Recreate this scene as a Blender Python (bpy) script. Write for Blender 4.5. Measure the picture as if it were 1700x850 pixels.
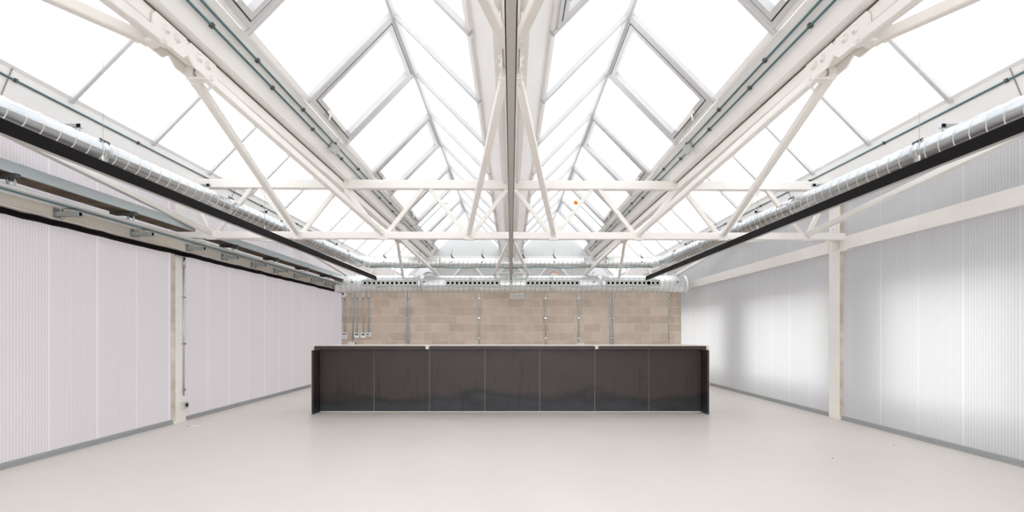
import bpy, math, random
from mathutils import Vector, Matrix
random.seed(7)
PI = math.pi
for o in list(bpy.data.objects): bpy.data.objects.remove(o)
SC = bpy.context.scene
C = SC.collection

# ---------------------------------------------------------------- camera, sky, exposure
EYE = 1.09; F = 803.0; VX = 848.5; VY = 553.0
cam = bpy.data.cameras.new('camera'); cam.sensor_width = 36; cam.lens = 36*F/1700
cam.shift_x = (850-VX)/1700; cam.shift_y = (VY-425)/1700; cam.clip_start = .02
co = bpy.data.objects.new('camera', cam); C.objects.link(co)
co.location = (0, 0, EYE); co.rotation_euler = (PI/2, 0, 0); SC.camera = co
w = bpy.data.worlds.new('sky'); SC.world = w; w.use_nodes = True
bg = w.node_tree.nodes['Background']; bg.inputs[0].default_value = (.965, .98, 1, 1); bg.inputs[1].default_value = 2.3
SC.view_settings.view_transform = 'Standard'; SC.view_settings.look = 'None'
SC.view_settings.gamma = 1; SC.view_settings.use_curve_mapping = False
SC.view_settings.exposure = 1.22
SC.cycles.max_bounces = 12; SC.cycles.diffuse_bounces = 8; SC.cycles.transmission_bounces = 8

# ---------------------------------------------------------------- materials
def mat(name, col, rough=.5, metal=0., var=None, bump=None, spec=.5, coords='Object'):
    """var=(colour2, scale, contrast lo, hi); bump=(scale, strength)"""
    m = bpy.data.materials.new(name); m.use_nodes = True
    nt = m.node_tree; N = nt.nodes; L = nt.links; b = N['Principled BSDF']
    b.inputs['Base Color'].default_value = (*col, 1); b.inputs['Roughness'].default_value = rough
    b.inputs['Metallic'].default_value = metal; b.inputs['Specular IOR Level'].default_value = spec
    tc = N.new('ShaderNodeTexCoord')
    if var:
        n = N.new('ShaderNodeTexNoise'); n.inputs['Scale'].default_value = var[1]; n.inputs['Detail'].default_value = 6
        L.new(tc.outputs[coords], n.inputs['Vector'])
        r = N.new('ShaderNodeValToRGB'); r.color_ramp.elements[0].position = var[2]; r.color_ramp.elements[1].position = var[3]
        r.color_ramp.elements[0].color = (*col, 1); r.color_ramp.elements[1].color = (*var[0], 1)
        L.new(n.outputs['Fac'], r.inputs['Fac']); L.new(r.outputs['Color'], b.inputs['Base Color'])
    if bump:
        n2 = N.new('ShaderNodeTexNoise'); n2.inputs['Scale'].default_value = bump[0]; n2.inputs['Detail'].default_value = 5
        L.new(tc.outputs[coords], n2.inputs['Vector'])
        bp = N.new('ShaderNodeBump'); bp.inputs['Strength'].default_value = bump[1]; bp.inputs['Distance'].default_value = .01
        L.new(n2.outputs['Fac'], bp.inputs['Height']); L.new(bp.outputs['Normal'], b.inputs['Normal'])
    return m

M = {}
M['white'] = mat('cream_painted_steel', (.80, .77, .725), .42, var=((.84, .815, .78), 3, .3, .7), bump=(40, .05))
M['gutter'] = mat('offwhite_gutter_sheet', (.83, .815, .80), .5, var=((.87, .86, .85), 1.5, .35, .7))
M['frame'] = mat('white_window_profile', (.55, .55, .555), .4)
M['gasket'] = mat('dark_gasket', (.06, .05, .045), .6)
M['galv'] = mat('galvanised_steel', (.43, .45, .46), .24, 1., var=((.53, .55, .56), 2.5, .35, .65), bump=(5, .02))
M['galv2'] = mat('galvanised_duct_large', (.74, .76, .755), .34, .8, var=((.84, .855, .845), 2.5, .35, .65), bump=(5, .03))
M['seamlight'] = mat('folded_duct_seam', (.60, .61, .61), .45, .5)
M['zinc'] = mat('zinc_conduit', (.50, .56, .58), .32, .9)
M['zincdark'] = mat('zinc_conduit_dark', (.12, .2, .21), .3, .9)
M['clip'] = mat('dark_clip', (.09, .09, .085), .5, .5)
M['black'] = mat('black_lamp_housing', (.006, .005, .006), .6, spec=.12)
M['rubber'] = mat('black_rubber_cable', (.005, .004, .004), .7, spec=.1)
M['diff'] = mat('grey_lamp_diffuser', (.40, .375, .35), .5)
M['plastic'] = mat('white_plastic', (.82, .82, .80), .35)
M['cream'] = mat('cream_wall_beam', (.80, .74, .65), .5, var=((.86, .81, .73), 4, .3, .7))
M['wood'] = mat('brown_tray_underside', (.10, .065, .04), .7, var=((.22, .16, .11), 7, .35, .7))
M['screen'] = mat('green_lcd', (.08, .16, .09), .3)
M['screenblue'] = mat('navy_display', (.02, .02, .09), .3)
M['hole'] = mat('nozzle_black', (.003, .003, .003), .9, spec=.0)
M['orange'] = mat('orange_plastic', (.80, .22, .003), .4)
M['base'] = mat('grey_base_profile', (.33, .34, .34), .5)
M['gable'] = mat('white_gable_board', (.62, .63, .63), .6)
M['top'] = mat('pale_counter_slab', (.60, .54, .48), .45, var=((.66, .60, .55), 12, .3, .7))
M['seam'] = mat('bronze_seam', (.30, .25, .21), .5)
M['flap'] = mat('grey_box', (.50, .51, .49), .5)
M['dirt'] = mat('brown_column_edge', (.42, .36, .29), .7, var=((.62, .56, .48), 6, .35, .65))
M['sensor'] = mat('cream_sensor', (.72, .78, .66), .4)

def floor_mat():
    m = mat('beige_resin_floor', (.63, .585, .54), .30, var=((.66, .62, .575), .9, .3, .75), bump=(6, .02))
    nt = m.node_tree; N = nt.nodes; L = nt.links; b = N['Principled BSDF']
    n = N.new('ShaderNodeTexNoise'); n.inputs['Scale'].default_value = 2.2; n.inputs['Detail'].default_value = 6
    r = N.new('ShaderNodeMapRange'); r.inputs['To Min'].default_value = .28; r.inputs['To Max'].default_value = .5
    L.new(N['Texture Coordinate'].outputs['Object'], n.inputs['Vector']); L.new(n.outputs['Fac'], r.inputs['Value']); L.new(r.outputs['Result'], b.inputs['Roughness'])
    return m
M['floor'] = floor_mat()

def poly_mat(name, tcol, dcol, stripe, amount, mixf=.25, gloss=.06):
    """translucent polycarbonate sheet; stripe=(axis index, pitch m): the internal webs of the sheet"""
    m = bpy.data.materials.new(name); m.use_nodes = True
    nt = m.node_tree; N = nt.nodes; L = nt.links; N.clear()
    out = N.new('ShaderNodeOutputMaterial'); tr = N.new('ShaderNodeBsdfTranslucent'); df = N.new('ShaderNodeBsdfDiffuse')
    gl = N.new('ShaderNodeBsdfGlossy'); gl.inputs['Roughness'].default_value = .28
    m1 = N.new('ShaderNodeMixShader'); m1.inputs[0].default_value = mixf
    m2 = N.new('ShaderNodeMixShader'); m2.inputs[0].default_value = gloss
    L.new(tr.outputs[0], m1.inputs[1]); L.new(df.outputs[0], m1.inputs[2]); L.new(m1.outputs[0], m2.inputs[1]); L.new(gl.outputs[0], m2.inputs[2])
    L.new(m2.outputs[0], out.inputs[0])
    geo = N.new('ShaderNodeNewGeometry'); sp = N.new('ShaderNodeSeparateXYZ'); L.new(geo.outputs['Position'], sp.inputs[0])
    mu = N.new('ShaderNodeMath'); mu.operation = 'MULTIPLY'; mu.inputs[1].default_value = 2*PI/stripe[1]; L.new(sp.outputs[stripe[0]], mu.inputs[0])
    si = N.new('ShaderNodeMath'); si.operation = 'SINE'; L.new(mu.outputs[0], si.inputs[0])
    mr = N.new('ShaderNodeMapRange'); mr.inputs['From Min'].default_value = -1; mr.inputs['To Min'].default_value = 1-amount; mr.inputs['To Max'].default_value = 1
    L.new(si.outputs[0], mr.inputs['Value'])
    ns = N.new('ShaderNodeTexNoise'); ns.inputs['Scale'].default_value = .9; ns.inputs['Detail'].default_value = 3
    L.new(geo.outputs['Position'], ns.inputs['Vector'])
    mr2 = N.new('ShaderNodeMapRange'); mr2.inputs['To Min'].default_value = .94; mr2.inputs['To Max'].default_value = 1.03; L.new(ns.outputs['Fac'], mr2.inputs['Value'])
    pr = N.new('ShaderNodeMath'); pr.operation = 'MULTIPLY'; L.new(mr.outputs[0], pr.inputs[0]); L.new(mr2.outputs[0], pr.inputs[1])
    for col, sh in ((tcol, tr), (dcol, df)):
        v = N.new('ShaderNodeVectorMath'); v.operation = 'SCALE'; v.inputs[0].default_value = col
        L.new(pr.outputs[0], v.inputs['Scale']); L.new(v.outputs[0], sh.inputs['Color'])
    bp = N.new('ShaderNodeBump'); bp.inputs['Strength'].default_value = .35; bp.inputs['Distance'].default_value = .002
    L.new(si.outputs[0], bp.inputs['Height'])
    for sh in (gl, df): L.new(bp.outputs['Normal'], sh.inputs['Normal'])
    return m
M['roofpoly'] = poly_mat('opal_roof_polycarbonate', (.52, .52, .525), (.9, .9, .9), (1, .02), .03, .12, .02)
M['polyL'] = poly_mat('lilac_grey_polycarbonate', (.222, .203, .210), (.80, .775, .80), (1, .027), .13, .5)
M['polyR'] = poly_mat('clear_grey_polycarbonate', (.44, .44, .435), (.78, .775, .79), (1, .027), .13, .45)
M['polyseamL'] = poly_mat('lilac_polycarbonate_joint', (.27, .25, .26), (.84, .82, .84), (1, .3), .0, .5)
M['polyseamR'] = poly_mat('clear_polycarbonate_joint', (.47, .47, .465), (.81, .805, .82), (1, .3), .0, .45)
M['outer'] = poly_mat('outer_membrane', (.30, .30, .31), (.5, .5, .5), (1, .3), 0., .5, 0.)

def block_mat():
    m = mat('concrete_block', (.4, .3, .25), .85)
    nt = m.node_tree; N = nt.nodes; L = nt.links; b = N['Principled BSDF']; b.inputs['Specular IOR Level'].default_value = .2
    geo = N.new('ShaderNodeNewGeometry'); sp = N.new('ShaderNodeSeparateXYZ'); cb = N.new('ShaderNodeCombineXYZ')
    L.new(geo.outputs['Position'], sp.inputs[0])
    a = N.new('ShaderNodeMath'); a.inputs[1].default_value = 20.13; L.new(sp.outputs[0], a.inputs[0]); L.new(a.outputs[0], cb.inputs[0])
    c = N.new('ShaderNodeMath'); c.inputs[1].default_value = 2-.115; L.new(sp.outputs[2], c.inputs[0]); L.new(c.outputs[0], cb.inputs[1])
    br = N.new('ShaderNodeTexBrick'); L.new(cb.outputs[0], br.inputs['Vector'])
    br.inputs['Scale'].default_value = 1; br.inputs['Brick Width'].default_value = .405; br.inputs['Row Height'].default_value = .2
    br.inputs['Mortar Size'].default_value = .009; br.inputs['Mortar Smooth'].default_value = .4; br.inputs['Bias'].default_value = 0
    br.inputs['Color1'].default_value = (.54, .44, .36, 1); br.inputs['Color2'].default_value = (.66, .56, .475, 1); br.inputs['Mortar'].default_value = (.74, .65, .57, 1)
    n = N.new('ShaderNodeTexNoise'); n.inputs['Scale'].default_value = 2.6; n.inputs['Detail'].default_value = 10; n.inputs['Roughness'].default_value = .7
    L.new(geo.outputs['Position'], n.inputs['Vector'])
    mr = N.new('ShaderNodeMapRange'); mr.inputs['To Min'].default_value = .7; mr.inputs['To Max'].default_value = 1.25; L.new(n.outputs['Fac'], mr.inputs['Value'])
    v = N.new('ShaderNodeVectorMath'); v.operation = 'SCALE'; L.new(br.outputs['Color'], v.inputs[0]); L.new(mr.outputs[0], v.inputs['Scale'])
    L.new(v.outputs[0], b.inputs['Base Color'])
    n2 = N.new('ShaderNodeTexNoise'); n2.inputs['Scale'].default_value = 60; L.new(geo.outputs['Position'], n2.inputs['Vector'])
    s = N.new('ShaderNodeMath'); s.operation = 'MULTIPLY_ADD'; s.inputs[1].default_value = -.8; L.new(br.outputs['Fac'], s.inputs[0]); L.new(n2.outputs['Fac'], s.inputs[2])
    bp = N.new('ShaderNodeBump'); bp.inputs['Strength'].default_value = .7; bp.inputs['Distance'].default_value = .01
    L.new(s.outputs[0], bp.inputs['Height']); L.new(bp.outputs['Normal'], b.inputs['Normal'])
    return m
M['block'] = block_mat()

def steel_mat():
    m = mat('blackened_steel', (.03, .027, .027), .38, .0, spec=.3)
    nt = m.node_tree; N = nt.nodes; L = nt.links; b = N['Principled BSDF']
    geo = N.new('ShaderNodeNewGeometry')
    mp = N.new('ShaderNodeMapping'); mp.inputs['Scale'].default_value = (1.0, 1, 2.2); L.new(geo.outputs['Position'], mp.inputs[0])
    n = N.new('ShaderNodeTexNoise'); n.inputs['Scale'].default_value = 1.5; n.inputs['Detail'].default_value = 5; n.inputs['Distortion'].default_value = .6
    L.new(mp.outputs[0], n.inputs['Vector'])
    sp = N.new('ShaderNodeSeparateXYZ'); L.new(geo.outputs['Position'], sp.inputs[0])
    # blue-grey band along the foot of the sheets, broken up by noise
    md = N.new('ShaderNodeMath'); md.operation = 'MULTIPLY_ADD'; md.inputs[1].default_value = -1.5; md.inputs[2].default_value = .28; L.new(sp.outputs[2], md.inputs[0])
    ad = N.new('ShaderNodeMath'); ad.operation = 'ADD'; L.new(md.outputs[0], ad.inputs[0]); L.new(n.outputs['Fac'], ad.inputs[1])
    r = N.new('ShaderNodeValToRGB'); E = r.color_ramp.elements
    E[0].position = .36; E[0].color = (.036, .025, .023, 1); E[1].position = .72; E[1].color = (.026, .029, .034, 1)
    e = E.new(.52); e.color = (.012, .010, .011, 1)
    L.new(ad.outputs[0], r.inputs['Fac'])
    # drip streaks
    mp2 = N.new('ShaderNodeMapping'); mp2.inputs['Scale'].default_value = (13, 1, 1.3); L.new(geo.outputs['Position'], mp2.inputs[0])
    n2 = N.new('ShaderNodeTexNoise'); n2.inputs['Scale'].default_value = 1.2; n2.inputs['Detail'].default_value = 4; n2.inputs['Distortion'].default_value = .3; L.new(mp2.outputs[0], n2.inputs['Vector'])
    mr = N.new('ShaderNodeMapRange'); mr.inputs['From Min'].default_value = .28; mr.inputs['From Max'].default_value = .42; mr.inputs['To Min'].default_value = .5; L.new(n2.outputs['Fac'], mr.inputs['Value'])
    v = N.new('ShaderNodeVectorMath'); v.operation = 'SCALE'; L.new(r.outputs['Color'], v.inputs[0]); L.new(mr.outputs[0], v.inputs['Scale'])
    L.new(v.outputs[0], b.inputs['Base Color'])
    mr3 = N.new('ShaderNodeMapRange'); mr3.inputs['To Min'].default_value = .28; mr3.inputs['To Max'].default_value = .5; L.new(n.outputs['Fac'], mr3.inputs['Value']); L.new(mr3.outputs[0], b.inputs['Roughness'])
    return m
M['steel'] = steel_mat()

# ---------------------------------------------------------------- mesh builder
def H(x, y, h): return Vector((x, y, h+EYE))             # h = height above eye level
def W(px, py, y): return Vector(((px-VX)*y/F, y, (VY-py)*y/F+EYE))
def wloc(o):
    v = Vector((0, 0, 0))
    while o: v = v+o.location; o = o.parent
    return v
class MB:
    def __init__(s): s.v = []; s.f = []; s.sm = []
    def add(s, vs, fs, smooth=False):
        n = len(s.v); s.v += [Vector(p) for p in vs]
        for f in fs: s.f.append([i+n for i in f]); s.sm.append(smooth)
        return s
    def box(s, a, b):
        x0, x1 = sorted((a[0], b[0])); y0, y1 = sorted((a[1], b[1])); z0, z1 = sorted((a[2], b[2]))
        return s.add([(x0,y0,z0),(x1,y0,z0),(x1,y1,z0),(x0,y1,z0),(x0,y0,z1),(x1,y0,z1),(x1,y1,z1),(x0,y1,z1)],
                     [(0,3,2,1),(4,5,6,7),(0,1,5,4),(1,2,6,5),(2,3,7,6),(3,0,4,7)])
    def bar(s, p, q, w, h, up=(0,0,1), bev=.006):
        """bar of bevelled rectangular section; w across, h along 'up'"""
        p, q = Vector(p), Vector(q); d = (q-p).normalized(); up = Vector(up)
        if abs(d.dot(up.normalized())) > .999: up = Vector((0,1,0))
        r = d.cross(up).normalized(); u = r.cross(d).normalized()
        b = min(bev, w*.3, h*.3); a, c = w/2, h/2
        sec = [(-a+b,-c),(a-b,-c),(a,-c+b),(a,c-b),(a-b,c),(-a+b,c),(-a,c-b),(-a,-c+b)]
        vs = [p+r*x+u*y for x, y in sec]+[q+r*x+u*y for x, y in sec]
        return s.add(vs, [tuple(range(8))[::-1], tuple(range(8, 16))]+[(i, (i+1) % 8, (i+1) % 8+8, i+8) for i in range(8)])
    def tube(s, pts, r, n=10, cap=True):
        pts = [Vector(p) for p in pts]; rings = []
        for i, p in enumerate(pts):
            d = (pts[min(i+1, len(pts)-1)]-pts[max(i-1, 0)]).normalized()
            up = Vector((0,0,1)) if abs(d.z) < .9 else Vector((0,1,0))
            a = d.cross(up).normalized(); b = a.cross(d).normalized()
            rings.append([p+a*math.cos(t*2*PI/n)*r+b*math.sin(t*2*PI/n)*r for t in range(n)])
        base = len(s.v); s.v += [v for rg in rings for v in rg]
        for i in range(len(pts)-1):
            for t in range(n):
                s.f.append([base+i*n+t, base+i*n+(t+1) % n, base+(i+1)*n+(t+1) % n, base+(i+1)*n+t]); s.sm.append(True)
        if cap:
            s.f.append([base+t for t in range(n)]); s.sm.append(False)
            s.f.append([base+(len(pts)-1)*n+t for t in range(n)][::-1]); s.sm.append(False)
        return s
    def lathe(s, prof, p, d, n=20):
        """profile [(axial, radius)] about axis d at p"""
        p = Vector(p); d = Vector(d).normalized(); up = Vector((0,0,1)) if abs(d.z) < .9 else Vector((0,1,0))
        a = d.cross(up).normalized(); b = a.cross(d).normalized(); base = len(s.v)
        for x, r in prof:
            for t in range(n): s.v.append(p+d*x+(a*math.cos(t*2*PI/n)+b*math.sin(t*2*PI/n))*r)
        for i in range(len(prof)-1):
            for t in range(n):
                s.f.append([base+i*n+t, base+i*n+(t+1) % n, base+(i+1)*n+(t+1) % n, base+(i+1)*n+t]); s.sm.append(True)
        s.f.append([base+t for t in range(n)]); s.sm.append(False)
        s.f.append([base+(len(prof)-1)*n+t for t in range(n)][::-1]); s.sm.append(False)
        return s
    def prism(s, sec, y0, y1):
        """section in (x, world z) extruded along y"""
        n = len(sec)
        vs = [(x, y0, z) for x, z in sec]+[(x, y1, z) for x, z in sec]
        return s.add(vs, [tuple(range(n)), tuple(range(n, 2*n))[::-1]]+[(i, i+n, (i+1) % n+n, (i+1) % n) for i in range(n)])
    def spiral(s, p, q, r, pitch=.125, n=36, ridge=.0035, rw=.012, seam=None):
        """spiral-seam duct: helical ridge modelled in the skin"""
        p, q = Vector(p), Vector(q); d = (q-p); Ln = d.length; d.normalize()
        up = Vector((0,0,1)) if abs(d.z) < .9 else Vector((0,1,0))
        a = d.cross(up).normalized(); b = a.cross(d).normalized()
        rows = []; k = -1
        while (k+1)*pitch < Ln+pitch:
            s0 = k*pitch
            rows += [(s0-.004, 0), (s0, 0), (s0+rw*.3, ridge), (s0+rw*.7, ridge), (s0+rw, 0), (s0+rw+.004, 0)]
            k += 1
        base = len(s.v)
        for s0, e in rows:
            for t in range(n+1):
                th = t*2*PI/n; x = min(max(s0+pitch*t/n, 0), Ln)
                s.v.append(p+d*x+(a*math.cos(th)+b*math.sin(th))*(r+e))
        if seam is not None: seam.v = list(s.v)
        for i in range(len(rows)-1):
            tgt = seam if (seam is not None and i % 6 in (1, 2, 3)) else s
            for t in range(n):
                ids = [base+i*(n+1)+t, base+i*(n+1)+t+1, base+(i+1)*(n+1)+t+1, base+(i+1)*(n+1)+t]
                if (s.v[ids[0]]-s.v[ids[3]]).length < 1e-6: continue
                tgt.f.append(ids); tgt.sm.append(True)
        return s
    def build(s, name, m, parent=None, label=None):
        me = bpy.data.meshes.new(name); off = wloc(parent)
        me.from_pydata([v-off for v in s.v], [], s.f); me.update()
        me.polygons.foreach_set('use_smooth', s.sm)
        me.materials.append(m if not isinstance(m, str) else M[m])
        import bmesh
        bm = bmesh.new(); bm.from_mesh(me); bmesh.ops.recalc_face_normals(bm, faces=bm.faces); bm.to_mesh(me); bm.free()
        o = bpy.data.objects.new(name, me); C.objects.link(o)
        if parent: o.parent = parent
        if label: o['label'] = label
        return o
def tag(o, label=None, cat=None, group=None, kind=None):
    if label: o['label'] = label
    if cat: o['category'] = cat
    if group: o['group'] = group
    if kind: o['kind'] = kind
    return o
def thing(name, loc, label, cat, group=None):
    o = bpy.data.objects.new(name, None); C.objects.link(o); o.location = loc; o.empty_display_size = .1
    return tag(o, label, cat, group)
def struct(name, mb, m, parent=None):
    o = mb.build(name, m, parent)
    if not parent: o['kind'] = 'structure'
    return o
def copy_tree(o, parent=None):
    c = o.copy(); C.objects.link(c); c.parent = parent
    for ch in list(o.children): copy_tree(ch, c)
    return c

# ---------------------------------------------------------------- room
XL, XR, Y0, Y1 = -4.08, 4.18, -1.57, 17.87
YN = [4.262+.972*k for k in range(-6, 15)]             # rafter stations
struct('floor', MB().box((XL-.05, Y0-.1, -.1), (XR+.05, Y1+.1, 0)), 'floor')
# unseen end wall, opened between posts to add front daylight; solid gable above
wb = struct('wall_back', MB().box((XL-.1, Y0-.2, 2.88), (XR+.5, Y0-.05, 3.95)).box((XL-.1, Y0-.2, 0), (XL+.15, Y0-.05, 2.88)).box((XR-.15, Y0-.2, 0), (XR+.5, Y0-.05, 2.88)), 'gable')
for x in (-2.0, 0.05, 2.1): MB().box((x-.03, Y0-.17, 0), (x+.03, Y0-.08, 2.88)).build('post', 'frame', wb)
MB().box((XL+.15, Y0-.17, 0), (XR-.15, Y0-.08, .06)).build('sill', 'frame', wb)
struct('wall_far', MB().box((XL-.1, Y1+.03, 0), (XR+.5, Y1+.15, 3.95)), 'gable')
# outdoor ground either side of the building
struct('ground', MB().box((-30, -20, -.3), (30, 40, -.12)), mat('outdoor_paving', (.35, .34, .33), .9))

ZT = EYE+1.755
def poly_wall(name, x, joints, ms, mj):
    """one sheet run, divided by narrow click joints"""
    me = bpy.data.meshes.new(name); vs = []; fs = []; mi = []
    cuts = [Y0]
    for y in sorted(joints): cuts += [y-.008, y+.008]
    cuts.append(Y1)
    for i in range(len(cuts)-1):
        n = len(vs); j = i % 2; a, b = cuts[i], cuts[i+1]
        vs += [(x, a, 0), (x, b, 0), (x, b, ZT), (x, a, ZT)]; fs.append((n, n+1, n+2, n+3)); mi.append(j)
    me.from_pydata(vs, [], fs); me.materials.append(M[ms]); me.materials.append(M[mj]); me.polygons.foreach_set('material_index', mi); me.update()
    o = bpy.data.objects.new(name, me); C.objects.link(o); o['kind'] = 'structure'; return o
poly_wall('wall_left', XL, [5.77-.5*i for i in range(18)]+[6.01+.5*i for i in range(23)], 'polyL', 'polyseamL')
poly_wall('wall_right', XR, [5.97-.5*i for i in range(18)]+[6.26+.5*i for i in range(23)], 'polyR', 'polyseamR')
# outer skin of the right wall with its three openings
xo = XR+.38
m = MB()
z0, z1 = EYE-.66, EYE+.60
for a, b, c, d in ((Y0, Y1, -.1, z0), (Y0, Y1, z1, 3.3), (Y0, 3.85, z0, z1), (5.45, 6.35, z0, z1), (8.62, 9.52, z0, z1), (12.2, Y1, z0, z1)):
    m.add([(xo, a, c), (xo, b, c), (xo, b, d), (xo, a, d)], [(0, 1, 2, 3)])
struct('wall_outer_right', m, 'outer')
struct('baseboard_left', MB().box((XL, Y0, 0), (XL+.02, 5.80, .05)).box((XL+.02, Y0, 0), (XL+.035, 5.80, .018)).box((XL, 6.0, 0), (XL+.02, Y1, .05)).box((XL+.02, 6.0, 0), (XL+.035, Y1, .018)), 'base')
struct('baseboard_right', MB().box((XR-.02, Y0, 0), (XR, 6.08, .05)).box((XR-.035, Y0, 0), (XR-.02, 6.08, .018)).box((XR-.02, 6.30, 0), (XR, Y1, .05)).box((XR-.035, 6.30, 0), (XR-.02, Y1, .018)), 'base')
# block partition
struct('wall_partition', MB().box((XL+.005, 11.64, 0), (4.095, 11.80, EYE+1.14)), 'block')
# white gable board above it, following the two middle roof ridges
gx = 1.93
sec = [(-gx, EYE+1.14), (gx, EYE+1.14), (gx, EYE+1.90), (1.80, EYE+2.05), (1.04, EYE+2.80), (.27, EYE+2.05), (-.27, EYE+2.05), (-1.04, EYE+2.80), (-1.80, EYE+2.05), (-gx, EYE+1.90)]
gw = struct('wall_gable', MB().add([(x, 11.93, z) for x, z in sec]+[(x, 12.0, z) for x, z in sec],
        [tuple(range(10)), tuple(range(10, 20))[::-1]]+[(i, i+10, (i+1) % 10+10, (i+1) % 10) for i in range(10)]), 'gable')
for x in (-1.48, -.73, .02, .77, 1.52): MB().box((x-.004, 11.924, EYE+1.16), (x+.004, 11.93, EYE+2.0)).build('joint_strip', 'frame', gw)

# ---------------------------------------------------------------- gutters and eaves
def gutter_sec(x, s=1):
    return [(x-.265, EYE+2.06), (x-.255, EYE+2.085), (x+.255, EYE+2.085), (x+.265, EYE+2.06), (x+.115, EYE+1.865), (x-.115, EYE+1.865)]
GL = {-2.09: 'off-white folded sheet roof gutter, the left one of the three', 0: 'off-white folded sheet roof gutter running down the centre of the roof', 2.09: 'off-white folded sheet roof gutter, the right one of the three'}
for x in (-2.09, 0, 2.09):
    g = thing('roof_gutter', (x, Y0, EYE+1.865), GL[x], 'gutter')
    MB().prism(gutter_sec(x), Y0, Y1).build('trough', 'gutter', g)
    for y in [4.9-3*2+3*i for i in range(7)]:
        for s in (-1, 1):
            a = H(x+s*.268, y, 2.057); b = H(x+s*.119, y, 1.861)
            MB().bar(a, b, .006, .004, up=(s, 0, -.7), bev=.001).build('joint_cover', 'gutter', g)
for s, nm in ((-1, 'left'), (1, 'right')):
    e = thing('eave_gutter', (s*4, Y0, EYE+1.76), 'pale grey eaves gutter beam along the top of the %s wall' % nm, 'gutter')
    sec = [(s*3.87, EYE+2.06), (s*3.99, EYE+1.76), (s*4.26, EYE+1.76), (s*4.26, EYE+2.08), (s*3.88, EYE+2.08)]
    MB().prism(sec, Y0, Y1).build('trough', 'gutter', e)
    for y in [.7+3.05*i for i in range(-1, 6)]:
        MB().bar(H(s*3.865, y, 2.055), H(s*3.987, y, 1.762), .008, .004, up=(s, 0, .4), bev=.001).build('joint_cover', 'seam', e)

# ---------------------------------------------------------------- skylights
HR, HF = 2.834, 2.06
def skylight(x0, label, sashes):
    """sashes: set of (side, k) whose bay is an opening window"""
    t = thing('skylight', (x0, Y0, EYE+HF), label, 'skylight')
    MB().prism([(x0-.035, EYE+HR+.02), (x0-.035, EYE+HR-.035), (x0-.012, EYE+HR-.06), (x0+.012, EYE+HR-.06), (x0+.035, EYE+HR-.035), (x0+.035, EYE+HR+.02)], Y0, Y1).build('ridge_beam', 'frame', t)
    for s in (-1, 1):
        R = Vector((x0+s*.012, 0, EYE+HR+.018)); Fo = Vector((x0+s*.79, 0, EYE+HF+.0)); Fo.z = EYE+HF-.0
        sl = (Fo-R); Ls = sl.length; sl.normalize(); n = Vector((-s, 0, -1)).normalized()   # n = inwards, down
        def pt(a, b, dep=0): return R+sl*b+n*dep+Vector((0, a, 0))
        MB().bar(pt(Y0, Ls-.03, .02), pt(Y1, Ls-.03, .02), .05, .03, up=n).build('sill_profile', 'gutter', t)
        for i, y in enumerate(YN):
            MB().bar(pt(y, .0, .03), pt(y, Ls-.005, .03), .042, .05, up=n).build('rafter', 'frame', t)
            if i == len(YN)-1: break
            k = i-6; ya, yb = y, YN[i+1]
            if (s, k) not in sashes:
                MB().add([pt(ya, 0), pt(yb, 0), pt(yb, Ls), pt(ya, Ls)], [(0, 1, 2, 3)]).build('glazing_sheet', 'roofpoly', t)
            else:
                def ring(i0, j0, i1, j1, wd, d0, d1):
                    mm = MB()
                    for (p, q) in (((i0, j0), (i1, j0)), ((i1, j0), (i1, j1)), ((i1, j1), (i0, j1)), ((i0, j1), (i0, j0))):
                        P, Q = Vector(p), Vector(q); dd = (Q-P).normalized(); pn = Vector((-dd.y, dd.x))
                        P2 = P-dd*0; c = [P, Q, Q+pn*wd-dd*wd, P+pn*wd+dd*wd]
                        vs = [pt(v.x, v.y, d0) for v in c]+[pt(v.x, v.y, d1) for v in c]
                        mm.add(vs, [(0, 3, 2, 1), (4, 5, 6, 7), (0, 1, 5, 4), (1, 2, 6, 5), (2, 3, 7, 6), (3, 0, 4, 7)])
                    return mm
                sf = ring(ya+.02, .03, yb-.02, Ls-.04, .035, -.005, .05).build('opening_sash', 'frame', t)
                ring(ya+.055, .065, yb-.055, Ls-.075, .011, -.005, .047).build('gasket', 'gasket', sf)
                ring(ya+.066, .076, yb-.066, Ls-.086, .04, -.005, .055).build('inner_frame', 'frame', sf)
                MB().add([pt(ya+.1, .1, .0), pt(yb-.1, .1, .0), pt(yb-.1, Ls-.12, .0), pt(ya+.1, Ls-.12, .0)], [(0, 1, 2, 3)]).build('pane', 'roofpoly', sf)
                ym = (ya+yb)/2
                MB().bar(pt(ym-.2, Ls-.1, .075), pt(ym+.2, Ls-.1, .075), .035, .035, up=n).tube([pt(ym-.2, Ls-.1, .09), pt(ym-.2, Ls-.04, .13)], .008).build('window_actuator', 'plastic', sf)
    return t
skylight(-3.12, 'white ridged skylight along the left wall, opal sheets between white rafters', set())
skylight(-1.04, 'white ridged skylight just left of the central gutter, with opening windows', {(-1, k) for k in (-2, 0, 2, 4, 6)})
skylight(1.04, 'white ridged skylight just right of the central gutter, with opening windows', {(1, k) for k in (-2, 0, 2, 4, 6)} | {(-1, -2)})
skylight(3.12, 'white ridged skylight along the right wall, opal sheets between white rafters', set())

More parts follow.
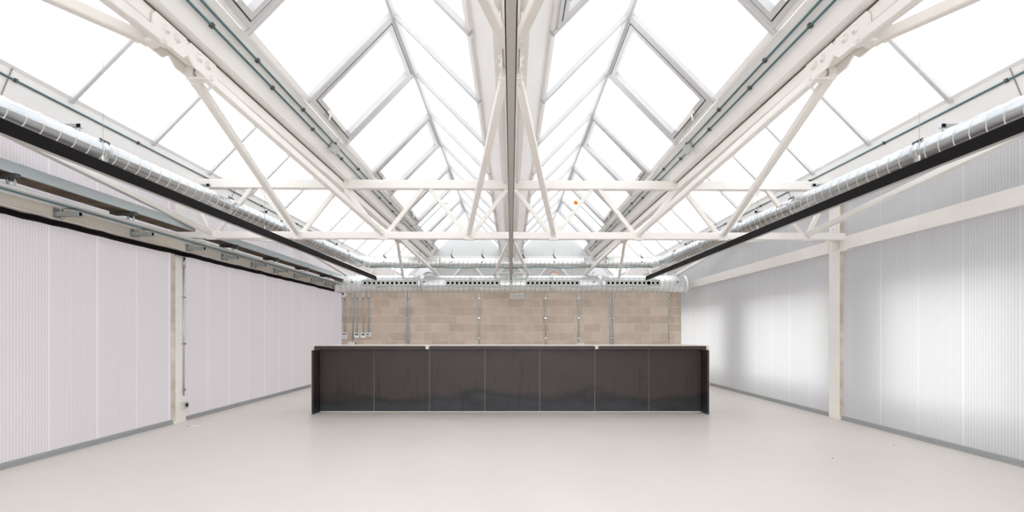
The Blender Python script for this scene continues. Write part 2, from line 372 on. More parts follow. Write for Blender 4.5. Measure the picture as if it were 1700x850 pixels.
# ---------------------------------------------------------------- columns
def bolt(mb, p, d, r=.012, h=.012): return mb.lathe([(0, r*1.5), (.003, r*1.5), (.0031, r), (h, r)], p, d, 6)
c = thing('column', (-4.06, 5.9, 0), 'white painted steel column against the left wall with a conduit on it', 'column')
MB().box((-4.075, 5.812, 0), (-4.035, 6.0, EYE+1.76)).build('shaft', 'white', c)
MB().box((-4.079, 5.80, .03), (-4.035, 5.812, EYE+1.0)).build('edge_strip', 'dirt', c, 'brown weathered edge')
MB().box((-4.077, 5.79, 0), (-4.03, 6.01, .012)).build('base_plate', 'white', c)
c = thing('column', (4.16, 6.19, 0), 'white painted steel column against the right wall with a bolted plate', 'column')
MB().box((4.175, 6.092, 0), (4.14, 6.30, EYE+1.76)).build('shaft', 'white', c)
MB().box((4.178, 6.08, .03), (4.14, 6.092, EYE+1.76)).build('edge_strip', 'dirt', c, 'brown weathered edge')
m = MB().box((4.14, 6.10, EYE+1.07), (4.122, 6.22, EYE+1.37))
for dz in (1.11, 1.17, 1.27, 1.33):
    for dy in (6.125, 6.19): bolt(m, H(4.122, dy, dz), (-1, 0, 0), .009)
m.build('bolted_plate', 'white', c)

# ---------------------------------------------------------------- wall rails
b = thing('wall_beam', (4.15, 9, EYE+1.03), 'white horizontal beam on the right wall beyond the column', 'beam')
MB().box((4.125, 6.30, EYE+1.035), (4.178, 17.8, EYE+1.195)).build('web', 'white', b)
b = thing('wall_beam', (4.15, 3, EYE+1.03), 'white horizontal beam on the right wall, nearest stretch before the column', 'beam')
MB().box((4.125, -1.55, EYE+1.035), (4.178, 6.08, EYE+1.195)).build('web', 'white', b)
MB().box((4.12, 5.93, EYE+1.02), (4.178, 6.08, EYE+1.034)).build('seat_plate', 'white', b)
b = thing('wall_beam', (-4.05, 4, EYE+1.0), 'cream horizontal beam along the top of the left wall panels', 'beam')
MB().box((-4.02, -1.55, EYE+1.0), (-4.034, 17.8, EYE+1.17)).build('web', 'cream', b)
MB().box((-3.985, -1.55, EYE+1.0), (-4.02, 17.8, EYE+1.008)).build('flange', 'cream', b)
# long black cable under it
pts = []
y = -1.5
while y < 11.6:
    pts.append(H(-4.005+random.uniform(-.003, .003), y, .972+random.uniform(-.004, .004))); y += .13
M['gap_strip'] = mat('brown_gap', (.16, .10, .06), .8)
t = thing('cable_run', (-4.0, 4, EYE+.95), 'thick black cable run clipped under the cream beam on the left wall', 'cable')
MB().tube(pts, .021, 8).build('cable', 'rubber', t)
pts2 = [p+Vector((.004, 0, -.018+random.uniform(-.003, .003))) for p in pts]
MB().tube(pts2, .017, 8).build('cable', 'rubber', t)

# ---------------------------------------------------------------- roof trusses
BC, TC_ = 1.20, 1.825          # chord centre heights above eye
NX = [-4.18+1.045*i for i in range(9)]     # -4.18 .. 4.18 top nodes at even offsets
def truss(yc, label, group=None):
    def H(x, y, h): return Vector((x, y+.013*x, h+EYE))
    t = thing('roof_truss', (0, yc, EYE+BC-.05), label, 'truss')
    MB().bar(H(-4.03, yc, BC), H(4.03, yc, BC), .09, .085).build('bottom_chord', 'white', t)
    MB().bar(H(-3.93, yc, TC_), H(4.02, yc, TC_), .09, .105).build('top_chord', 'white', t)
    top = [-4.18+2.09/2*2*i for i in range(5)]
    tn = [-4.18, -3.135, -2.09, -1.045, 0, 1.045, 2.09, 3.135, 4.18]
    bn = [-3.66, -2.61, -1.57, -.52, .52, 1.57, 2.61, 3.66]
    for i, xb in enumerate(bn):
        for xt, s in ((tn[i], -1), (tn[i+1], 1)):
            if abs(xt) > 4: xt = math.copysign(4.0, xt)
            a = H(xb+s*.045, yc, BC+.03); q = H(xt-s*.045, yc, TC_-.045)
            MB().bar(a, q, .05, .05, up=(0, 1, 0)).build('diagonal', 'white', t)
    for xb in bn:       # tongue plates under the bottom nodes
        m = MB().bar(H(xb-.05, yc-.03, BC-.05), H(xb+.06, yc-.03, BC-.05), .05, .016)
        bolt(m, H(xb, yc-.045, BC+.0), (0, -1, 0), .012); bolt(m, H(xb+.03, yc-.045, BC-.02), (0, -1, 0), .01)
        m.build('node_plate', 'white', t)
    for xc in (-2.09, 0, 2.09):     # bolted cleats to the long beams
        for s in (-1, 1):
            m = MB().box(H(xc+s*.05, yc-.055, TC_-.015), H(xc+s*.115, yc-.045, TC_+.10))
            for dh in (.015, .055): bolt(m, H(xc+s*.085, yc-.055, TC_+dh), (0, -1, 0), .010, .008)
            m.build('cleat', 'white', t)
    for xc in (-2.05, 2.13):
        m = MB().box(H(xc-.03, yc+.05, TC_-.14), H(xc+.05, yc+.06, TC_-.05)); bolt(m, H(xc+.01, yc+.05, TC_-.10), (0, -1, 0)); m.build('cleat', 'white', t)
    MB().box((4.02, yc+.012, EYE+1.16), (4.142, yc+.20, EYE+1.24)).build('end_bracket', 'white', t)
    MB().box((-4.07, yc-.10, EYE+1.16), (-4.02, yc+.06, EYE+1.24)).build('end_bracket', 'white', t)
    return t
TY = [.13, 5.98, 11.83, 17.6]
truss(TY[1], 'white steel lattice truss spanning the room between the two wall columns')
truss(TY[2], 'white steel lattice truss over the concrete block wall, largely hidden behind the ducts')
truss(TY[0], 'white steel lattice truss directly overhead of the viewer')
truss(TY[3], 'white steel lattice truss beyond the block wall at the far end')

# ---------------------------------------------------------------- long beams with V struts
def long_beam(x, label, s_in=1):
    t = thing('longitudinal_truss', (x, Y0, EYE+1.76), label, 'truss')
    if abs(x) < 3:
        ye = 11.9 if x == 0 else Y1
        MB().bar(H(x, Y0, 1.805), H(x, ye, 1.805), .10, .09).build('beam', 'white', t)
        MB().box(H(x-.045, Y0, 1.853), H(x+.045, ye, 1.862)).build('gap_strip', 'gap_strip', t)  # brown strip stands in for the dark gap between beam and gutter
        hj = 1.74
    else:
        MB().bar(H(x, Y0, 1.72), H(x, Y1, 1.72), .05, .08).build('beam', 'white', t); hj = 1.66
    for i in range(2 if x == 0 else 3):
        ya, yb = TY[i], TY[i+1]; mid = (ya+yb)/2-.02
        for yj, yt, dr in ((mid-.15, ya, -1), (mid+.15, yb, 1)):
            offs = (-.52, .52) if abs(x) < 3 else ((.52,) if x < 0 else (-.52,))
            for o in offs:
                if i == 2 and abs(x) < 3 and o*x < 0: continue
                xt = x+o
                if abs(x) >= 3: xt = math.copysign(3.66, x)
                j = H(x+math.copysign(.035, o), yj, hj-.01); b = H(xt, yt-dr*.05, BC+.02)
                MB().bar(j, b, .055, .06).build('strut', 'white', t)
                d = (b-j).normalized()      # flattened end with a pin at the lower node
                m = MB().bar(b-d*.02, b+d*.07, .014, .05); m.tube([b+d*.04+Vector((-.03, 0, 0)), b+d*.04+Vector((.03, 0, 0))], .014, 8)
                m.build('strut_end', 'white', t)
            if abs(x) < 3:
                # gusset hanging under the beam, both sides, with bolts
                m = MB()
                for sx in (-1, 1):
                    xx = x+sx*.055
                    sec = [(-.13, 1.835), (.13, 1.835), (.15, 1.81), (.15, 1.745), (.10, 1.70), (-.09, 1.70), (-.15, 1.745), (-.15, 1.81)]
                    vs = [H(xx, yj+a, h) for a, h in sec]+[H(xx+sx*.012, yj+a, h) for a, h in sec]
                    m.add(vs, [tuple(range(8)), tuple(range(8, 16))]+[(q, (q+1) % 8, (q+1) % 8+8, q+8) for q in range(8)])
                    for a in (-.045, .045):
                        m.lathe([(0, .045 if False else .028), (.006, .026), (.0061, .016), (.018, .014)], H(xx+sx*.012, yj+a, 1.785), (sx, 0, 0), 10)
                    m.lathe([(0, .03), (.02, .03)], H(xx-.0, yj+dr*.10, 1.705), (sx, 0, 0), 12)
                m.build('gusset_plate', 'white', t)
                m = MB().bar(H(x-.07, yj+dr*.06, 1.70), H(x+.07, yj+dr*.06, 1.70), .07, .02); m.tube([H(x-.085, yj+dr*.07, 1.715), H(x+.085, yj+dr*.07, 1.715)], .015, 8)
                m.build('pin', 'white', t)
    return t
long_beam(-2.09, 'white steel beam with V struts running under the left roof gutter')
long_beam(0, 'white steel beam with V struts running under the central roof gutter')
long_beam(2.09, 'white steel beam with V struts running under the right roof gutter')
long_beam(-4.04, 'slim white steel rail with single struts high on the left wall')
long_beam(4.10, 'slim white steel rail with single struts high on the right wall')

# ---------------------------------------------------------------- hanging linear lamps
def lamp(x, label):
    t = thing('linear_lamp', (x, 0, EYE+1.03), label, 'lamp')
    ye = 9.45; a = .021
    MB().box(H(x-a, -1.5, 1.035), H(x-a+.004, ye, 1.11)).box(H(x+a, -1.5, 1.035), H(x+a-.004, ye, 1.11)).box(H(x-a+.004, -1.5, 1.10), H(x+a-.004, ye, 1.11)).box(H(x-a+.004, ye-.004, 1.035), H(x+a-.004, ye, 1.10)).build('housing', 'black', t)
    MB().box(H(x-a+.0042, -1.5, 1.033), H(x+a-.0042, ye-.004, 1.045)).build('diffuser', 'diff', t)
    for y in (-1, 1.07, 3.14, 5.2, 7.27, 9.36):
        if x == 0: top = 1.76
        else: top = HF+(abs(x)-2.35)+.0
        MB().tube([H(x, y, 1.11), H(x, y, top)], .0016, 5).build('suspension_wire', 'clip' if y > 9 else 'zinc', t)
        MB().lathe([(0, .006), (.035, .006), (.045, .003)], H(x, y, 1.11), (0, 0, 1), 8).build('wire_gripper', 'cream', t)
lamp(-2.65, 'long black linear lamp hanging parallel to the left wall')
lamp(0, 'long black linear lamp hanging on the centre line, its grey diffuser facing down')
lamp(2.65, 'long black linear lamp hanging parallel to the right wall')

# ---------------------------------------------------------------- spiral ducts
def collar(mb, p, d, r):
    d = Vector(d).normalized()
    return mb.lathe([(-.035, r), (-.034, r+.006), (-.008, r+.006), (-.006, r+.011), (.006, r+.011), (.008, r+.006), (.034, r+.006), (.035, r)], p, d, 36)
def side_duct(s):
    nm = 'left' if s < 0 else 'right'
    a = H(s*3.58, -.5, 1.475); b = H(s*3.32, 10.58, 1.56); r = .11
    t = thing('spiral_duct', a, 'galvanised round spiral duct running along the %s wall above the black lamp' % nm, 'duct')
    sm_ = MB(); pipe = MB().spiral(a, b, r, seam=sm_).build('duct_pipe', 'galv', t); sm_.build('spiral_seam', 'seamlight', pipe)
    d = (b-a).normalized()
    # elbow towards the cross duct
    m = MB(); c0 = b; pts = [c0-d*.02]
    for i in range(6):
        th = i/5*PI/2
        pts.append(c0+Vector((-s*.16*(1-math.cos(th)), .16*math.sin(th), 0)))
    m.tube(pts, r+.001, 28)
    collar(m, pts[0], d, r); collar(m, pts[-1], (-s, 0, 0), r)
    m.build('elbow', 'galv2', t)
    for y in (1.4, 2.75, 4.05, 5.8, 7.05, 8.4, 9.7):
        p = a+d*((y-a.y)/d.y)
        collar(MB(), p, d, r).build('coupling', 'galv', t)
        m = MB().box(p+Vector((-s*.075-.012, -.035, .075)), p+Vector((-s*.075+.012, .035, .095)))
        m.tube([p+Vector((-s*.07, -.05, .1)), p+Vector((-s*.07, .05, .1))], .006, 6)
        m.build('clamp', 'clip', t)
    for y in (1.3, 2.6, 3.9, 5.5, 6.75, 8.0, 9.3):
        p = a+d*((y-a.y)/d.y)
        hh = p.z-EYE+r+.05
        q = H(s*4.04, y, hh)
        m = MB().bar(q, Vector((p.x-s*.02, y, hh+EYE)), .03, .03, bev=.003)
        m.build('hanger_arm', 'galv', t)
        m = MB().box((p.x-.016-s*.0, y-.016, hh+EYE-.014), (p.x+.016, y+.016, hh+EYE+.014)); m.build('hanger_nut', 'rubber', t)
        MB().tube([Vector((p.x, y, hh+EYE+.06)), Vector((p.x, y, p.z+r-.002))], .004, 6).build('threaded_rod', 'zinc', t)
    return t
side_duct(-1); side_duct(1)
yc = 10.74; hc = 1.56
t = thing('spiral_duct', H(-3.1, yc, hc), 'slim galvanised round duct crossing the room above the large perforated duct', 'duct')
sm_ = MB(); pipe = MB().spiral(H(-3.16, yc, hc), H(3.16, yc, hc), .105, .1, seam=sm_).build('duct_pipe', 'galv2', t); sm_.build('spiral_seam', 'zinc', pipe)
for x in (-1.55, 0.02, 1.6): collar(MB(), H(x, yc, hc), (1, 0, 0), .105).build('coupling', 'galv2', t)
for x in (-2.8, -2.02, -1.31, -.63, .27, .95, 2.08, 2.88):
    m = MB().tube([H(x-.02, yc-.05, hc+.18), H(x-.005, yc-.06, hc+.13), H(x+.04, yc-.05, hc+.10)], .011, 8)
    m.tube([H(x, yc, hc+.09), H(x, yc, hc+.30)], .003, 6)
    m.build('hanger_strap', 'rubber', t)
    MB().box(H(x-.012, yc-.12, hc-.01), H(x+.012, yc-.10, hc+.015)).build('clamp', 'clip', t)
# thin cables lying along it
pts = [H(-3.1+.31*i, yc-.10, hc-.115+.012*math.sin(i*1.7)) for i in range(21)]
MB().tube(pts, .012, 7).build('strapped_cable', 'zincdark', t)

# large duct with the nozzle plates
yd, hd, R = 11.0, 1.115, .193
t = thing('perforated_duct', H(-4.0, yd, hd-R), 'large pale galvanised spiral duct with four rows of round air nozzles on the block wall', 'duct')
sm_ = MB(); pipe = MB().spiral(H(-3.93, yd, hd), H(3.95, yd, hd), R, .115, 48, .003, seam=sm_).build('duct_pipe', 'galv2', t); sm_.build('spiral_seam', 'zinc', pipe)
for s, xe in ((-1, -3.93), (1, 3.95)):
    MB().lathe([(-.05, R+.004), (.02, R+.006), (.05, R), (.065, R-.02), (.07, R-.05)], H(xe, yd, hd), (s, 0, 0), 48).build('end_cap', 'galv2', t)
for x in (-2.0, -.9, .0, .9, 2.0): collar(MB(), H(x, yd, hd), (1, 0, 0), R).build('coupling', 'galv2', t)
for xa, xb in ((602, 693), (740, 829), (873, 962), (1006, 1095.6)):
    yp = yd-R-.012
    x0_, x1_ = (xa-VX)*yp/F, (xb-VX)*yp/F
    m = MB().box(H(x0_, yp, hd-.062), H(x1_, yd-R+.03, hd+.062)).box(H(x0_-.008, yp-.006, hd-.068), H(x1_+.008, yp, hd-.056)).box(H(x0_-.008, yp-.006, hd+.056), H(x1_+.008, yp, hd+.068))
    m.box(H(x0_-.008, yp-.006, hd-.056), H(x0_, yp, hd+.056)).box(H(x1_, yp-.006, hd-.056), H(x1_+.008, yp, hd+.056))
    pl = m.build('nozzle_plate', 'flap', t)
    for i in range(12):
        xn = x0_+(x1_-x0_)*(i+.55)/12.1; big = (xa == 1006 and i == 9)
        rr = .046 if big else .033
        rg = MB().lathe([(0, rr+.009), (.008, rr+.007), (.010, rr)], H(xn, yp, hd+.004), (0, -1, 0), 20).build('air_nozzle', 'plastic', pl)
        MB().lathe([(.0095, rr-.002), (.0115, rr-.004)], H(xn, yp, hd+.004), (0, -1, 0), 20).build('nozzle_opening', 'hole', rg)
for x in (-3.55, -1.94, .01, 1.85, 3.72):
    m = MB().box(H(x-.02, yd-R-.02, hd+.02), H(x+.02, yd-R+.02, hd+.04)); m.build('clamp', 'clip', t)
    MB().tube([H(x, yd, hd+R), H(x, yd, hd+R+.05), H(x+.06, yd+.06, hd+R+.09)], .007, 6).build('hanger_strap', 'clip', t)
m = MB().tube([H(-3.0+.3*i, yd-R*.93, hd-.075-.012*math.cos(i*2.1)) for i in range(21)], .008, 7).build('strapped_cable', 'zinc', t)
MB().bar(H(-.45, 11.25, 1.40), H(.45, 11.25, 1.40), .02, .025).build('hanger_rail', 'white', t)
MB().tube([H(-.3, 11.25, 1.40), H(-.3, 11.1, 1.28)], .006, 6).tube([H(.3, 11.25, 1.40), H(.3, 11.1, 1.28)], .006, 6).build('threaded_rod', 'zinc', t)

# round wall fans just showing over the duct
def fan(px, r, m, label, py=460):
    p = W(px, py, 11.90); t = thing('wall_fan', p, label, 'fan')
    prof = [(0, r), (.05, r), (.055, r-.006), (.055, r-.022), (.03, r-.03), (.03, r-.05)]
    MB().lathe(prof, p, (0, -1, 0), 32).build('housing', 'plastic', t)
    mm = MB()
    for i in range(32):
        a0, a1 = i*2*PI/32, (i+1)*2*PI/32
        mm.tube([p+Vector((math.cos(q)*(r-.006), -.058, math.sin(q)*(r-.006))) for q in (a0, a1)], .009, 6, False)
    mm.build('rim', m, t)
fan(920, .135, 'orange', 'round fan with an orange rim peeking over the large duct, right of centre')
fan(712, .17, 'frame', 'round white fan ring peeking over the large duct, left of centre', 463)

# ---------------------------------------------------------------- cable tray, pipes and brackets on the left
def tray(y0, y1, label):
    t = thing('cable_tray', (-3.86, y0, EYE+1.2), label, 'cable tray')
    MB().box(H(-3.75, y0, 1.21), H(-3.756, y1, 1.29)).box(H(-3.756, y0, 1.284), H(-3.79, y1, 1.29)).box(H(-3.75, y0, 1.204), H(-3.775, y1, 1.21)).build('side_rail', 'zinc', t)
    MB().box(H(-3.975, y0, 1.205), H(-3.757, y1, 1.212)).build('tray_bottom', 'wood', t, 'rough brown underside')
    MB().box(H(-3.975, y0, 1.212), H(-3.969, y1, 1.29)).build('back_rail', 'zinc', t)
    y = y0+.55
    while y < y1:
        m = MB().bar(H(-3.97, y, 1.185), H(-3.72, y, 1.185), .04, .035, bev=.003)
        m.build('cross_bar', 'clip', t)
        m = MB()
        for x in (-3.80, -3.745): m.tube([H(x, y, 1.19), H(x, y, 1.11)], .005, 6); m.lathe([(0, .012), (.012, .012)], H(x, y, 1.135), (0, 0, 1), 6)
        m.build('threaded_rod', 'zinc', t)
        y += 1.15
tray(-1.5, 5.75, 'galvanised cable tray with brown underside on the left wall, nearest stretch up to the truss')
tray(6.05, 11.3, 'galvanised cable tray with brown underside on the left wall, far stretch beyond the truss')
PIPES = [(-3.78, 1.108, .014, 'bright galvanised pipe nearest the room in the bundle along the left wall', 'galv2'),
         (-3.815, 1.102, .010, 'thin galvanised pipe, second from the room in the bundle along the left wall', 'zinc'),
         (-3.85, 1.100, .011, 'thin galvanised pipe in the middle of the bundle along the left wall', 'zincdark'),
         (-3.885, 1.100, .012, 'galvanised pipe, fourth from the room in the bundle along the left wall', 'zinc'),
         (-3.83, 1.128, .009, 'thin galvanised pipe lying on top of the middle of the bundle along the left wall', 'galv2'),
         (-3.90, 1.132, .012, 'galvanised pipe lying on top of the bundle near the left wall', 'galv2'),
         (-3.93, 1.104, .015, 'bright galvanised pipe closest to the cream beam on the left wall', 'galv2')]
for x, h, r, lb, mm in PIPES:
    o = MB().tube([H(x, -1.5, h), H(x, 11.2, h)], r, 10).build('pipe', mm); tag(o, lb, 'pipe', 'pipes along the left wall')
def bracket(y, label):
    t = thing('strut_bracket', H(-4.02, y, 1.04), label, 'bracket', 'strut brackets under the pipes on the left wall')
    m = MB()
    m.box(H(-4.02, y-.03, 1.01), H(-4.012, y+.03, 1.10))
    m.build('wall_plate', 'base', t)
    m = MB()          # open C channel arm
    a, b_ = -4.012, -3.80
    for z0_, z1_, d0, d1 in ((1.030, 1.034, -.02, .02), (1.066, 1.070, -.02, -.008), (1.066, 1.070, .008, .02)): m.box(H(a, y+d0, z0_), H(b_, y+d1, z1_))
    m.box(H(a, y-.02, 1.034), H(b_, y-.016, 1.066)).box(H(a, y+.016, 1.034), H(b_, y+.02, 1.066))
    m.build('channel_arm', 'zinc', t)
    MB().box(H(b_-.002, y-.0158, 1.0345), H(b_-.004, y+.0158, 1.0655)).build('channel_mouth', 'hole', t)
    m = MB().lathe([(0, .016), (.014, .016)], H(-3.96, y, 1.014), (0, 0, 1), 6).tube([H(-3.96, y, 1.0), H(-3.96, y, 1.09)], .006, 6)
    m.build('bolt', 'galv', t)
brs = [4.27, 5.13, 6.0, 6.73, 7.49, 8.2, 8.97, 9.73, 10.46]
bl = ['nearest', 'second nearest', 'third nearest, beside the column', 'fourth, just past the column', 'fifth from the viewer', 'sixth from the viewer', 'seventh from the viewer', 'second farthest', 'farthest, beside the large duct end']
for y, l in zip(brs, bl): bracket(y, 'steel channel bracket under the pipes on the left wall, '+l)

# ---------------------------------------------------------------- conduits on gutters and eaves
def gface(x, s, tt): return (x+s*(.268-.15*tt), 2.06-.195*tt)
for s, nm in ((-1, 'left'), (1, 'right')):
    gxx = s*2.09
    for tt, wh in ((.30, 'upper'), (.55, 'lower')):
        xx, hh = gface(gxx, -s, tt); xx -= s*.012; hh -= .008
        t = thing('conduit', H(xx, Y0, hh), '%s thin steel conduit clipped to the side of the %s roof gutter' % (wh, nm), 'conduit')
        MB().tube([H(xx, -1.5, hh), H(xx, 11.5, hh)], .0085, 8).build('tube', 'zincdark', t)
        y = 1.2+.3*(tt > .4)
        while y < 11.4:
            MB().box(H(xx-.014, y-.012, hh-.012), H(xx+.014, y+.012, hh+.014)).build('clip', 'clip', t); y += .78
    for y in (2.0, 5.10, 8.35, 9.9):
        xx, hh = gface(gxx, -s, .50); c_ = H(xx-s*.03, y, hh-.02)
        if y == 2.0: lb = 'large grey junction box on the %s roof gutter, nearest the viewer' % nm
        else: lb = 'small grey junction box on the %s roof gutter %s' % (nm, {5.10: 'just before the truss', 8.35: 'beyond the truss', 9.9: 'near the block wall'}[y])
        t = thing('junction_box', c_, lb, 'junction box')
        q = .055 if y > 3 else .09
        MB().bar(c_+Vector((0, -q, 0)), c_+Vector((0, q, 0)), q*1.5, .05, up=(s*.8, 0, .6), bev=.008).build('box', 'flap', t)
        MB().tube([c_+Vector((0, 0, .02)), c_+Vector((-s*.03, .01, .10)), c_+Vector((-s*.06, .02, .14)), c_+Vector((-s*.09, -.02, .16))], .004, 6).build('wire', 'plastic', t)
    xx, hh = s*3.905, 1.985
    t = thing('conduit', H(xx, Y0, hh), 'thin steel conduit clipped along the %s eaves gutter' % nm, 'conduit')
    MB().tube([H(xx-s*.01, -1.5, hh), H(xx-s*.01, 10.9, hh)], .0095, 8).build('tube', 'zincdark', t)
    y = 1.3
    while y < 10.8: MB().box(H(xx-s*.01-.014, y-.012, hh-.013), H(xx-s*.01+.014, y+.012, hh+.013)).build('clip', 'clip', t); y += 1.25
    # short conduit climbing a rafter to a sensor
    pa, pb = H(s*1.75, 9.30, 2.03), H(s*1.28, 9.30, 2.50)
    t = thing('roof_sensor', pa, 'small orange sensor on a conduit up the right middle skylight' if s > 0 else 'small white sensor on a conduit up the left middle skylight', 'sensor')
    MB().tube([pa, pb], .008, 8).build('conduit', 'zincdark', t)
    MB().lathe([(0, .02), (.01, .035), (.06, .038), (.08, .02)], pb, (-s, 0, .25), 14).build('sensor_head', 'orange' if s > 0 else 'plastic', t)

# conduit with switch box on the left column
t = thing('conduit', (-4.03, 5.93, .3), 'vertical steel conduit running down the left column to its socket box', 'conduit')
MB().tube([H(-4.026, 5.95, .93), H(-4.026, 5.95, -.77)], .008, 8).build('tube', 'zinc', t)
MB().tube([H(-4.022, 5.95, .93), H(-4.022, 5.95, .80)], .013, 8).build('sleeve', 'galv', t)
for h in (.44, -.13, -.70): MB().box(H(-4.035, 5.925, h-.01), H(-4.014, 5.975, h+.01)).build('clip', 'galv', t)
t = thing('socket_box', H(-4.035, 5.95, -.89), 'small grey socket box with a dark round outlet at the foot of the left column', 'socket')
MB().bar(H(-4.017, 5.905, -.885), H(-4.017, 6.005, -.885), .036, .085, bev=.008).build('box', 'flap', t)
MB().lathe([(0, .028), (.004, .026)], H(-3.999, 5.962, -.885), (1, 0, 0), 16).build('outlet_ring', 'screen', t)
MB().lathe([(.004, .016), (.006, .014)], H(-3.999, 5.962, -.885), (1, 0, 0), 16).build('outlet_hole', 'hole', t)

# ---------------------------------------------------------------- block wall fittings
YW = 11.64
def wall_conduit(px, y0p, y1p, label):
    p = W(px, y0p, YW-.014); q = W(px, y1p, YW-.014)
    t = thing('conduit', q, label, 'conduit', 'vertical conduits on the block wall')
    MB().tube([p, q], .0125, 8).build('tube', 'zinc', t)
    for py in (495, 528, 561.5):
        if py < y1p: c_ = W(px, py, YW-.014); MB().box(c_+Vector((-.026, -.014, -.012)), c_+Vector((.026, .014, .012))).build('clip', 'galv', t)
for px, y1p, lb in ((572.4, 553, 'short conduit between the cream alarm detector and the keypad on the block wall'),
                    (585.5, 567, 'conduit on the block wall ending at the small cream box, second from the left'),
                    (592.7, 553, 'conduit on the block wall above the left green-screen thermostat'),
                    (603.2, 553, 'conduit on the block wall above the right green-screen thermostat'),
                    (612, 553, 'conduit on the block wall above the small wide controller'),
                    (674.6, 600, 'left conduit of the pair on the left half of the block wall'),
                    (679.3, 600, 'right conduit of the pair on the left half of the block wall'),
                    (795.4, 600, 'single conduit on the block wall just left of the centre lamp'),
                    (905.7, 600, 'single conduit on the block wall just right of the white emergency light'),
                    (960.7, 569, 'conduit on the block wall ending in the small white socket'),
                    (1013.2, 600, 'left conduit of the pair on the right half of the block wall'),
                    (1017.7, 600, 'right conduit of the pair on the right half of the block wall'),
                    (1110.9, 600, 'single conduit near the right edge of the block wall')):
    wall_conduit(px, 492 if px < 573 else 470, y1p, lb)
def device(name, px0, py0, px1, py1, label, cat, dep=.035, body='plastic'):
    a, b_ = W(px0, py0, YW), W(px1, py1, YW)
    t = thing(name, ((a.x+b_.x)/2, YW, b_.z), label, cat)
    cx_, cz = (a.x+b_.x)/2, (a.z+b_.z)/2
    MB().bar((cx_, YW-dep, cz), (cx_, YW-.0005, cz), abs(b_.x-a.x), abs(a.z-b_.z), bev=.012).build('body', body, t)
    return t, a, b_
def face(t, px0, py0, px1, py1, name, m, dep=.038, d0=.034):
    a, b_ = W(px0, py0, YW), W(px1, py1, YW)
    MB().box((a.x, YW-dep, a.z), (b_.x, YW-d0, b_.z)).build(name, m, t)
t, a, b_ = device('alarm_keypad', 567.7, 552, 577.0, 562.8, 'white alarm keypad with a navy display low on the left of the block wall', 'keypad')
face(t, 568.9, 553.8, 575.8, 555.4, 'display', 'screenblue'); face(t, 568.9, 557.2, 575.8, 561.6, 'flap', 'frame')
for xx, w_ in ((588.5, 'left'), (599.2, 'right')):
    t, a, b_ = device('thermostat', xx, 552.4, xx+8.4, 561, 'white thermostat with a green screen, %s one of the two on the block wall' % w_, 'thermostat')
    face(t, xx+1.8, 553.7, xx+6.8, 556.7, 'screen', 'screen')
t, a, b_ = device('controller', 608.7, 552.6, 617.2, 558.6, 'small wide white controller with a dark display, right of the thermostats', 'controller')
face(t, 609.8, 554.4, 613, 556.3, 'display', 'screenblue'); face(t, 614.2, 554.4, 616, 556.8, 'button', 'frame')
t, a, b_ = device('connection_box', 579.2, 567.6, 590, 572, 'small cream-green connection box just above the counter at left', 'box', .04, 'sensor')
face(t, 590.1, 568.2, 591, 571.4, 'cap', 'clip', .03, .004)
t, a, b_ = device('wall_socket', 957.5, 569.6, 969.5, 572.2, 'small white socket just above the counter, right of centre', 'socket')
t, a, b_ = device('emergency_light', 846.5, 488, 868.2, 496, 'white rectangular emergency light on the block wall under the large duct', 'light', .06)
face(t, 847.3, 488.9, 867.4, 495.2, 'lens', 'frame', .064, .059)
t, a, b_ = device('alarm_detector', 566, 485, 576.6, 493.4, 'cream rounded alarm detector with a black eye at the top left of the block wall', 'detector', .07)
c_ = W(569.2, 488.8, YW-.07); MB().lathe([(0, .02), (.006, .016)], c_, (0, -1, 0), 14).build('eye', 'hole', t)

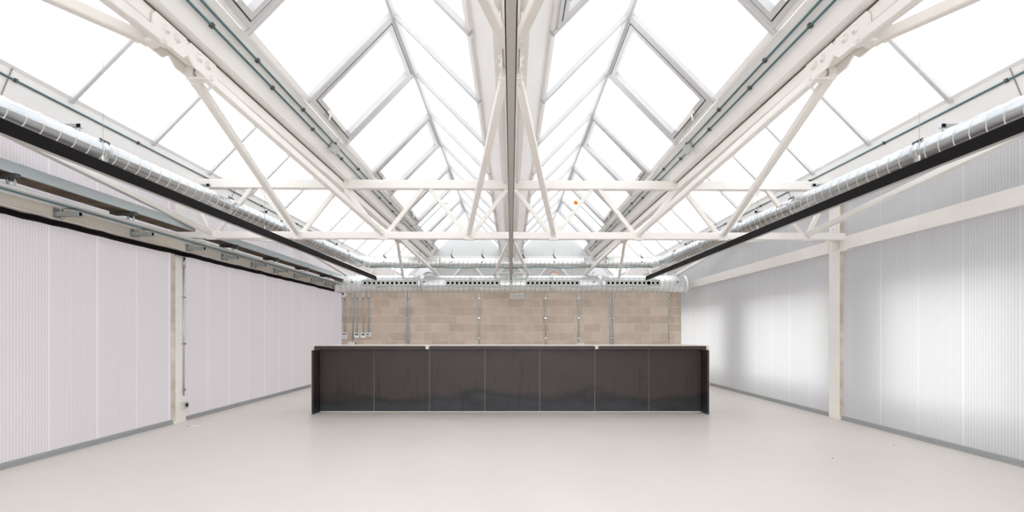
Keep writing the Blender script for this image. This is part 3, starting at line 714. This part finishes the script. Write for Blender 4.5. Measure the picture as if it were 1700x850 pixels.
# ---------------------------------------------------------------- counter
YF, YE, YB = 6.68, 6.48, 7.20
xl, xr = -2.68, 2.66
zt = .921
t = thing('counter', (0, 6.9, 0), 'long counter clad in blackened steel sheets standing before the block wall', 'counter')
MB().box((xl+.045, YF+.005, .012), (xr-.045, YB-.03, .872)).build('carcass', 'seam', t)
MB().box((xl+.006, YE+.012, .874), (xr-.006, YB, zt)).build('countertop', 'top', t, 'pale stone-coloured top')
xs = [(p-VX)*YE/F for p in (521.5, 706.5, 712, 988, 993.5, 1172.5)]
for i in (0, 2, 4):
    a, b_ = xs[i], xs[i+1]
    m = MB(); r = .02
    sec = [(a, .872), (b_, .872), (b_, zt-.016), (b_-.004, zt-.008), (b_-.014, zt-.004), (a+.014, zt-.004), (a+.004, zt-.008), (a, zt-.016)]
    m.add([(x, YE, z) for x, z in sec]+[(x, YE+.0118, z) for x, z in sec], [tuple(range(8)), tuple(range(8, 16))]+[(q, (q+1) % 8, (q+1) % 8+8, q+8) for q in range(8)])
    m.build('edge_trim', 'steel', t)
seams = [xl+.035, -1.893, -1.127, -.362, .395, 1.156, 1.901, xr-.035]
for i in range(7):
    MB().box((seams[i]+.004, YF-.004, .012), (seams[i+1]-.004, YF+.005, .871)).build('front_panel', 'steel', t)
MB().box((xl+.04, YF+.004, 0), (xr-.04, YB-.03, .012)).build('plinth', 'top', t)
for s, x in ((1, xl), (-1, xr)):
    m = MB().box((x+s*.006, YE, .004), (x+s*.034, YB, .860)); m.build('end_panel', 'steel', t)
    MB().box((x, YE+.003, .002), (x+s*.006, YB, .873)).build('outer_lining', 'top', t, 'pale outer face')
    MB().box((x+s*.010, YE+.004, .860), (x+s*.03, YB, .874)).build('corner_block', 'top', t)

# ---------------------------------------------------------------- scraps on the floor
t = thing('scrap_strip', W(318, 704, 5.8), 'thin curled white scrap lying on the floor by the left column', 'scrap')
p = lambda px, py, dz=0: Vector(((px-VX)*(EYE*F/(py-VY))/F, EYE*F/(py-VY), .006+dz))
MB().tube([p(308, 703), p(314, 701.5), p(321, 704, .008), p(313, 705.5), p(310, 707), p(320, 707.6), p(331, 708.6)], .006, 6).build('strip', 'plastic', t)
for (px, py, r, lb) in ((1382, 761.5, .006, 'tiny dark speck of debris on the right foreground floor'), (1484, 739.5, .006, 'tiny dark speck on the floor near the right wall'), (954, 694.5, .006, 'tiny dark speck on the floor in front of the counter')):
    q = p(px, py); q.z = .001
    o = MB().lathe([(0, r), (.003, r*.8), (.005, r*.4)], q, (0, 0, 1), 7).build('debris', 'clip'); tag(o, lb, 'debris', None, 'thing')
